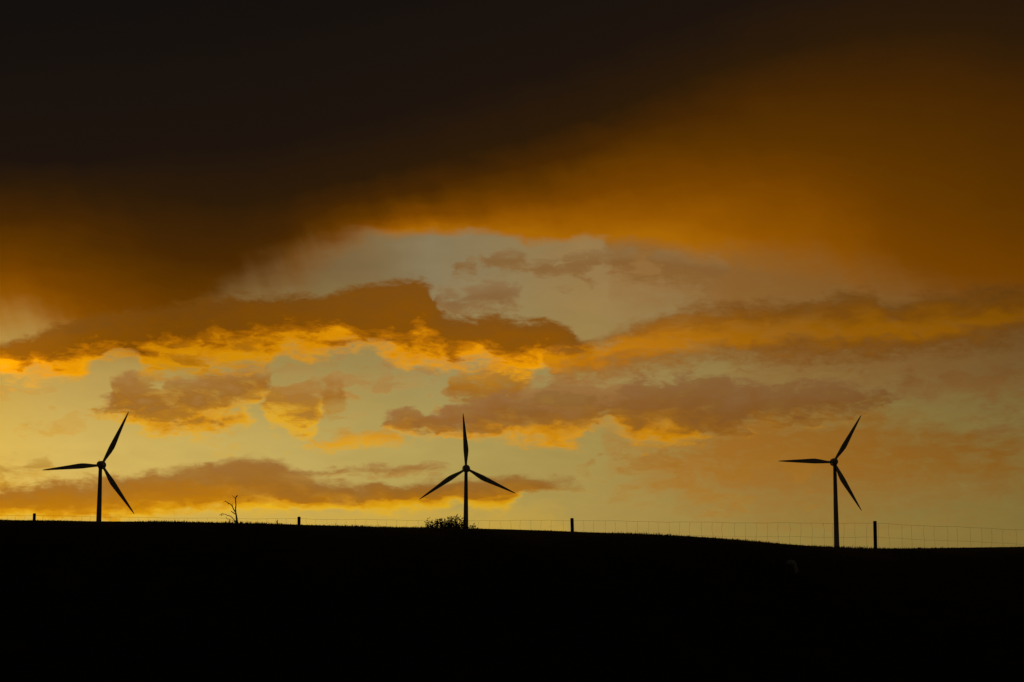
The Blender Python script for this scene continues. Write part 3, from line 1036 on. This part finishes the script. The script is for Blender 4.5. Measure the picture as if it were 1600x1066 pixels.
# ---------------------------------------------------------------- wire fence behind the crest
FY0, FK = 28.7, -0.206
STAY = 0.150
POSTS = [(-11.346, 3.577, -0.8), (-7.246, 3.477, 0.5), (-3.135, 3.375, 0.0), (0.887, 3.305, -1.6), (5.03, 3.214, 0.3), (9.117, 3.002, 0.5)]



def fence_y(x): return FY0 + FK * x


def build_fence():
    f = empty('wire_fence', (0, fence_y(0), gz(0, fence_y(0))))
    org = Vector(f.location)
    tag(f, 'stock fence of thin wire mesh on slim posts along the skyline', 'fence')
    top_x = [p[0] for p in POSTS]
    top_z = [p[1] - 0.034 for p in POSTS]
    rnd = random.Random(5)
    # posts
    for (x, z, lean) in POSTS:
        y = fence_y(x) + 0.03
        g = gz(x, y)
        hgt = z - g
        bm = bmesh.new()
        w = 0.0225
        prof = [(-0.35, 1.04), (0.0, 1.03), (hgt * 0.5, 1.0), (hgt - 0.012, 0.98), (hgt, 0.82)]
        rings = []
        for zz, sc in prof:
            ring = []
            for k in range(8):
                a = math.pi / 8 + k * math.pi / 4
                r = w * sc * (1.14 + 0.03 * rnd.uniform(-1, 1))
                ring.append(bm.verts.new((math.copysign(min(abs(r * math.cos(a)), w), math.cos(a)), math.copysign(min(abs(r * math.sin(a)), w), math.sin(a)), zz)))
            rings.append(ring)
        for a, b in zip(rings[:-1], rings[1:]):
            for k in range(8): bm.faces.new((a[k], a[(k + 1) % 8], b[(k + 1) % 8], b[k]))
        bm.faces.new(rings[0][::-1]); bm.faces.new(rings[-1])
        p = from_bm('post', bm, M['post'], f)
        p.location = Vector((x, y, g)) - org
        p.rotation_euler = (0, R(lean), R(11.6))
    # line wires: dense at the foot, open at the top; a little slack between the posts
    drops = [0.0, 0.193, 0.36, 0.50, 0.62, 0.73, 0.83]
    x0, x1 = POSTS[0][0], POSTS[-1][0]
    def wire_z(x, drop):
        z = float(np.interp(x, top_x, top_z))
        i = max(0, min(len(top_x) - 2, int(np.searchsorted(top_x, x)) - 1))
        u = (x - top_x[i]) / (top_x[i + 1] - top_x[i])
        return z - drop - 0.010 * 4 * u * (1 - u) + 0.004 * math.sin(x * 5.3 + drop * 31) + 0.003 * math.sin(x * 13.7 + drop * 17)
    for d in drops:
        bm = bmesh.new()
        n = int((x1 - x0) / STAY)
        pts = [Vector((x0 + (x1 - x0) * i / n, 0, 0)) for i in range(n + 1)]
        for p in pts:
            p.z = wire_z(p.x, d); p.y = fence_y(p.x) + 0.004 * math.sin(p.x * 9 + d * 40)
        tube(bm, [p - org for p in pts], 0.00120 if d in (0.0, 0.83) else 0.0010, 5)
        from_bm('line_wire', bm, M['steel'], f)
    # stay wires: a handful of bent shapes shared between them
    shapes = []
    for v in range(9):
        bm = bmesh.new()
        b1, b2 = rnd.uniform(-0.013, 0.013), rnd.uniform(-0.015, 0.015)
        pts = [(0, 0, 0)] + [(b1 * math.sin(math.pi * min(t / 0.193, 1)) + b2 * t / 0.83 + rnd.uniform(-0.002, 0.002), rnd.uniform(-0.004, 0.004), -t) for t in (0.05, 0.10, 0.15, 0.193, 0.28, 0.36, 0.5, 0.62, 0.73, 0.83)]
        tube(bm, pts, 0.0010, 5)
        me = bpy.data.meshes.new('stay_wire'); bm.to_mesh(me); bm.free()
        me.materials.append(M['steel'])
        shapes.append(me)
    x = x0 + 0.07
    while x < x1 - 0.05:
        o = mesh_obj('stay_wire', rnd.choice(shapes), None, f)
        xx = x + rnd.uniform(-0.012, 0.012)
        o.location = Vector((xx, fence_y(xx), wire_z(xx, 0.0))) - org
        o.rotation_euler = (0, R(rnd.uniform(-2.5, 2.5)), R(rnd.choice((0, 180))))
        x += STAY
    return f


build_fence()

DEAD_TREE_BASE = (-20.699, 150.391, 5.56)
TRUNK = ([(0.1, 0.0, -0.3), (0.08, 0.0, 0.5), (0.03, 0.0, 1.8), (0.0, 0.0, 4.464), (-0.008, 0.0, 4.652), (-0.035, 0.0, 4.84), (-0.081, 0.0, 5.189), (-0.13, 0.0, 5.457), (-0.149, 0.0, 5.753), (-0.13, 0.0, 6.021), (-0.157, 0.0, 6.29), (-0.163, 0.0, 6.478), (-0.13, 0.0, 6.553)], [0.24, 0.2, 0.17, 0.099, 0.091, 0.084, 0.061, 0.049, 0.046, 0.038, 0.036, 0.032, 0.025])
BRANCHES = [([(-0.149, 0.0, 5.457), (-0.312, 0.071, 5.686), (-0.407, 0.143, 5.887), (-0.557, 0.214, 6.075), (-0.719, 0.286, 6.15), (-0.896, 0.357, 6.276), (-1.032, 0.429, 6.29), (-1.222, 0.5, 6.236)], [0.0424, 0.0402, 0.0381, 0.0318, 0.0275, 0.0233, 0.0169, 0.0064]), ([(-0.407, 0.0, 5.887), (-0.366, 0.05, 5.994), (-0.434, 0.1, 6.182)], [0.0169, 0.0127, 0.0064]), ([(-0.665, -0.0, 6.129), (-0.679, -0.1, 6.048)], [0.0148, 0.0064]), ([(-0.122, -0.0, 5.296), (-0.312, -0.15, 5.431), (-0.434, -0.3, 5.538)], [0.036, 0.0318, 0.0254]), ([(-0.068, -0.0, 4.759), (-0.204, -0.075, 4.867), (-0.366, -0.15, 5.041), (-0.502, -0.225, 5.162), (-0.692, -0.3, 5.194), (-0.828, -0.375, 5.269), (-1.045, -0.45, 5.315), (-1.181, -0.525, 5.296), (-1.29, -0.6, 5.162)], [0.0381, 0.0318, 0.0275, 0.0275, 0.0254, 0.0212, 0.0169, 0.0148, 0.0064]), ([(-1.045, -0.0, 5.315), (-1.072, -0.3, 5.229), (-1.113, -0.6, 5.189)], [0.0127, 0.0085, 0.0064]), ([(-0.122, 0.0, 4.773), (-0.312, 0.125, 4.826), (-0.584, 0.25, 4.934), (-0.801, 0.375, 4.974), (-0.882, 0.5, 5.041)], [0.0254, 0.0191, 0.0148, 0.0127, 0.0085]), ([(-0.155, 0.0, 6.491), (-0.244, 0.067, 6.558), (-0.339, 0.133, 6.639), (-0.448, 0.2, 6.746)], [0.0212, 0.0191, 0.0148, 0.0106]), ([(-0.041, -0.0, 4.732), (-0.149, -0.05, 4.773), (-0.217, -0.1, 4.786)], [0.0635, 0.0678, 0.0381])]
BIRD_PERCH = (-0.109, 0.0, 6.572)
BUSH_BASE = (-3.514, 110.318, 4.179)
BUSH_TIPS = [(-1.182, -0.746, 3.797), (-1.105, -0.474, 3.688), (-1.039, 0.542, 3.709), (-0.928, 0.148, 3.841), (-0.862, -0.731, 3.688), (-0.773, -0.12, 3.775), (-0.685, -0.038, 3.928), (-0.575, -0.612, 3.928), (-0.486, 0.422, 3.961), (-0.398, -0.695, 3.972), (-0.309, -0.196, 3.928), (-0.221, 0.03, 3.95), (-0.155, -0.125, 3.862), (-0.376, 0.156, 3.797), (-0.199, 0.428, 3.753), (-0.508, 0.821, 3.622), (-0.663, -0.388, 3.688), (-0.022, 0.267, 4.103), (0.066, 0.353, 4.059), (0.155, -0.373, 4.059), (0.243, -0.897, 4.037), (0.331, 0.852, 4.059), (0.398, -0.363, 4.147), (0.508, -0.335, 4.125), (0.619, 0.705, 4.059), (0.751, 0.153, 4.059), (0.862, -0.052, 3.972), (0.773, 0.492, 3.862), (0.442, -0.845, 3.906), (0.287, 0.373, 3.928), (0.11, -0.226, 3.906), (0.0, -0.736, 3.928), (-0.066, 0.289, 3.797), (0.0, 0.777, 3.688), (0.243, -0.527, 3.709), (0.398, 0.234, 3.819), (0.508, -0.363, 3.731), (0.663, 0.435, 3.819), (0.773, 0.4, 3.709), (0.597, -0.506, 3.6), (-0.199, 0.594, 3.622), (0.95, 0.284, 3.622), (1.171, 0.329, 3.622), (1.304, 0.576, 3.688), (1.436, -0.129, 3.622), (1.613, 0.466, 3.556), (-0.376, 0.681, 3.688), (-0.884, -0.716, 3.578)]
SCRAP_AT = (1.95, 13.94, 2.047)
WEEDS = [(-2.094, 17.8, 2.604), (-2.522, 17.8, 2.613)]


# ---------------------------------------------------------------- bare dead tree beyond the crest
def build_dead_tree():
    t = empty('dead_tree', DEAD_TREE_BASE)
    tag(t, 'small bare dead tree with crooked branches reaching left', 'tree')
    rnd = random.Random(2)
    bm = bmesh.new()
    pts, rad = TRUNK
    path = smooth_path(pts, 4)
    rr = list(np.interp(np.linspace(0, len(rad) - 1, len(path)), range(len(rad)), rad))
    rr = [r * rnd.uniform(0.92, 1.1) for r in rr]
    tube(bm, path, rr, 10)
    from_bm('trunk', bm, M['bark'], t, True)
    for pts, rad in BRANCHES:
        bm = bmesh.new()
        path = smooth_path(pts, 4)
        path = [p + Vector((rnd.uniform(-1, 1), rnd.uniform(-1, 1), rnd.uniform(-1, 1))) * 0.012 for p in path]
        rr = list(np.interp(np.linspace(0, len(rad) - 1, len(path)), range(len(rad)), rad))
        tube(bm, path, rr, 7)
        for _ in range(2):                                   # broken twig stubs
            i = rnd.randrange(len(path) // 3, len(path))
            d = Vector((rnd.uniform(-1, 0.4), rnd.uniform(-1, 1), rnd.uniform(-0.4, 1))).normalized() * rnd.uniform(0.05, 0.16)
            tube(bm, [path[i], path[i] + d * 0.6, path[i] + d + Vector((0, 0, 0.02))], [0.02, 0.014, 0.007], 5)
        from_bm('branch', bm, M['bark'], t, True)


build_dead_tree()


def build_bird():
    """perched upright, body slanting up to the right"""
    bm = bmesh.new()
    prof = [(0.0, 0.012), (0.018, 0.030), (0.05, 0.046), (0.09, 0.052), (0.125, 0.044), (0.150, 0.030), (0.163, 0.028), (0.185, 0.030), (0.205, 0.024), (0.218, 0.010)]
    ax = Vector((0.62, 0.0, 0.78)).normalized()
    nx_ = Vector((0.78, 0, -0.62)).normalized()
    o = Vector((-0.045, 0, 0.0))
    rings = []
    for s, r in prof:
        c = o + ax * s + (nx_ * 0.014 if s > 0.15 else Vector())
        rings.append([bm.verts.new(c + (nx_ * math.cos(2 * math.pi * k / 12) + Vector((0, 1, 0)) * math.sin(2 * math.pi * k / 12)) * r) for k in range(12)])
    for a, b in zip(rings[:-1], rings[1:]):
        for k in range(12): bm.faces.new((a[k], a[(k + 1) % 12], b[(k + 1) % 12], b[k]))
    bm.faces.new(rings[0][::-1]); bm.faces.new(rings[-1])
    head = o + ax * 0.195 + nx_ * 0.03
    tube(bm, [head, head + Vector((0.034, 0, 0.004))], [0.010, 0.001], 6)                    # bill
    tube(bm, [o + ax * 0.02, o - ax * 0.05, o - ax * 0.10], [0.022, 0.018, 0.016], 6)          # tail
    tube(bm, [(-0.004, 0.012, 0.03), (0.0, 0.012, -0.012)], 0.005, 5)                        # legs
    tube(bm, [(-0.004, -0.012, 0.03), (0.0, -0.012, -0.012)], 0.005, 5)
    b = from_bm('bird', bm, M['feather'], None, True)
    b.location = Vector(DEAD_TREE_BASE) + Vector(BIRD_PERCH) + Vector((0, 0, 0.012))
    tag(b, 'small dark bird perched on the top of the dead tree', 'bird')


build_bird()


# ---------------------------------------------------------------- low bush by the middle turbine
def build_bush():
    t = empty('bush', BUSH_BASE)
    tag(t, 'low dark bush with loose leafy twigs at the foot of the middle turbine', 'bush')
    rnd = random.Random(9)
    leaves_v, leaves_f = [], []
    bm = bmesh.new()

    def leaf(p, s):
        d = Vector((rnd.gauss(0, 1), rnd.gauss(0, 1), rnd.gauss(0, 0.8))).normalized()
        u = d.orthogonal().normalized()
        u.rotate(Matrix.Rotation(rnd.uniform(0, 6.28), 3, d))
        i = len(leaves_v)
        leaves_v.extend([p, p + d * s * 0.5 + u * s * 0.34, p + d * s, p + d * s * 0.5 - u * s * 0.34])
        leaves_f.append((i, i + 1, i + 2, i + 3))
    for tip in BUSH_TIPS:
        tip = Vector(tip) - Vector((0, 0, 0.07))
        root = Vector((tip.x * 0.35 + rnd.uniform(-0.15, 0.15), tip.y * 0.3, -0.1))
        k1 = root.lerp(tip, 0.45) + Vector((rnd.uniform(-0.1, 0.1), rnd.uniform(-0.1, 0.1), 0.25))
        k2 = root.lerp(tip, 0.8) + Vector((rnd.uniform(-0.08, 0.08), 0, 0.12))
        path = smooth_path([root, k1, k2, tip], 5)
        tube(bm, path, list(np.linspace(0.034, 0.011, len(path))), 5)
        for i in range(len(path)):
            f = i / (len(path) - 1)
            if f < 0.4: continue
            for _ in range(int(2 + 11 * (f - 0.4))):
                c = path[i] + Vector((rnd.gauss(0, 0.045), rnd.gauss(0, 0.07), rnd.gauss(0, 0.04)))
                leaf(c, rnd.uniform(0.06, 0.13))
        if rnd.random() < 0.75:                              # a side twig
            b = path[-5]
            e = b + Vector((rnd.uniform(-0.22, 0.22), rnd.uniform(-0.2, 0.2), rnd.uniform(-0.02, 0.16)))
            tube(bm, [b, b.lerp(e, 0.5) + Vector((0, 0, 0.02)), e], [0.013, 0.011, 0.006], 4)
            for _ in range(7):
                leaf(b.lerp(e, rnd.uniform(0.4, 1.05)) + Vector((rnd.gauss(0, 0.02), rnd.gauss(0, 0.03), rnd.gauss(0, 0.02))), rnd.uniform(0.06, 0.12))
    # dense lower growth
    for _ in range(1000):
        a = rnd.uniform(-1.25, 1.05)
        hgt = max(0.2, BUSH_TIPS[0][2] - 0.12 + rnd.gauss(-0.32, 0.25))
        leaf(Vector((a, rnd.uniform(-0.8, 0.8), hgt)), rnd.uniform(0.06, 0.11))
    from_bm('stems', bm, M['twig'], t)
    me = bpy.data.meshes.new('foliage')
    me.from_pydata([tuple(v) for v in leaves_v], [], leaves_f)
    fo = mesh_obj('foliage', me, M['leaf'], t)
    fo['kind'] = 'stuff'


build_bush()


# ---------------------------------------------------------------- small things on the slope
def build_weed(at, height, label, seed):
    rnd = random.Random(seed)
    g = gz(at[0], at[1])
    h = height + max(0.0, at[2] - g)
    bm = bmesh.new()
    tube(bm, [(0, 0, -0.01), (0.002, 0, h * 0.5), (0.001, 0.002, h * 0.85), (0.003, 0, h)], [0.003, 0.0032, 0.0036, 0.001], 6)
    for k in range(3):
        z = h * rnd.uniform(0.1, 0.5); s = rnd.choice((-1, 1)) * rnd.uniform(0.005, 0.012)
        tube(bm, [(0.001, 0, z), (s * 0.6, rnd.uniform(-0.01, 0.01), z + 0.006), (s, rnd.uniform(-0.01, 0.01), z + 0.016)], [0.0018, 0.0022, 0.0006], 5)
    o = from_bm('weed_stalk', bm, M['stalk'])
    o.location = (at[0], at[1], g)
    tag(o, label, 'weed', 'weed stalks on the skyline')


build_weed(WEEDS[0], 0.040, 'single upright weed stalk on the skyline left of the second fence post', 1)
build_weed(WEEDS[1], 0.030, 'tiny forked weed on the skyline at the foot of the dead tree', 4)


def build_scrap():
    """a bent, crumpled pale scrap caught in the grass"""
    bm = bmesh.new()
    outline = [(-0.036, 0.082), (-0.012, 0.094), (0.020, 0.090), (0.032, 0.066), (0.038, 0.034), (0.050, 0.000), (0.020, -0.006), (0.014, 0.030), (0.004, 0.056), (-0.020, 0.060), (-0.038, 0.062)]
    rnd = random.Random(3)
    fr = [bm.verts.new((x, -0.012 + rnd.uniform(-0.008, 0.008) + 0.25 * z, z)) for x, z in outline]
    bk = [bm.verts.new((v.co.x, v.co.y + 0.006, v.co.z)) for v in fr]
    c0 = bm.verts.new((0.016, -0.022, 0.062)); c1 = bm.verts.new((0.016, -0.004, 0.062))
    n = len(fr)
    for k in range(n):
        bm.faces.new((fr[k], fr[(k + 1) % n], c0)); bm.faces.new((bk[(k + 1) % n], bk[k], c1))
        bm.faces.new((fr[k], bk[k], bk[(k + 1) % n], fr[(k + 1) % n]))
    o = from_bm('litter_scrap', bm, M['scrap'])
    o.location = (SCRAP_AT[0], SCRAP_AT[1], SCRAP_AT[2] + 0.004)
    tag(o, 'small faint pale scrap lying on the dark slope below the right turbine', 'scrap')


build_scrap()
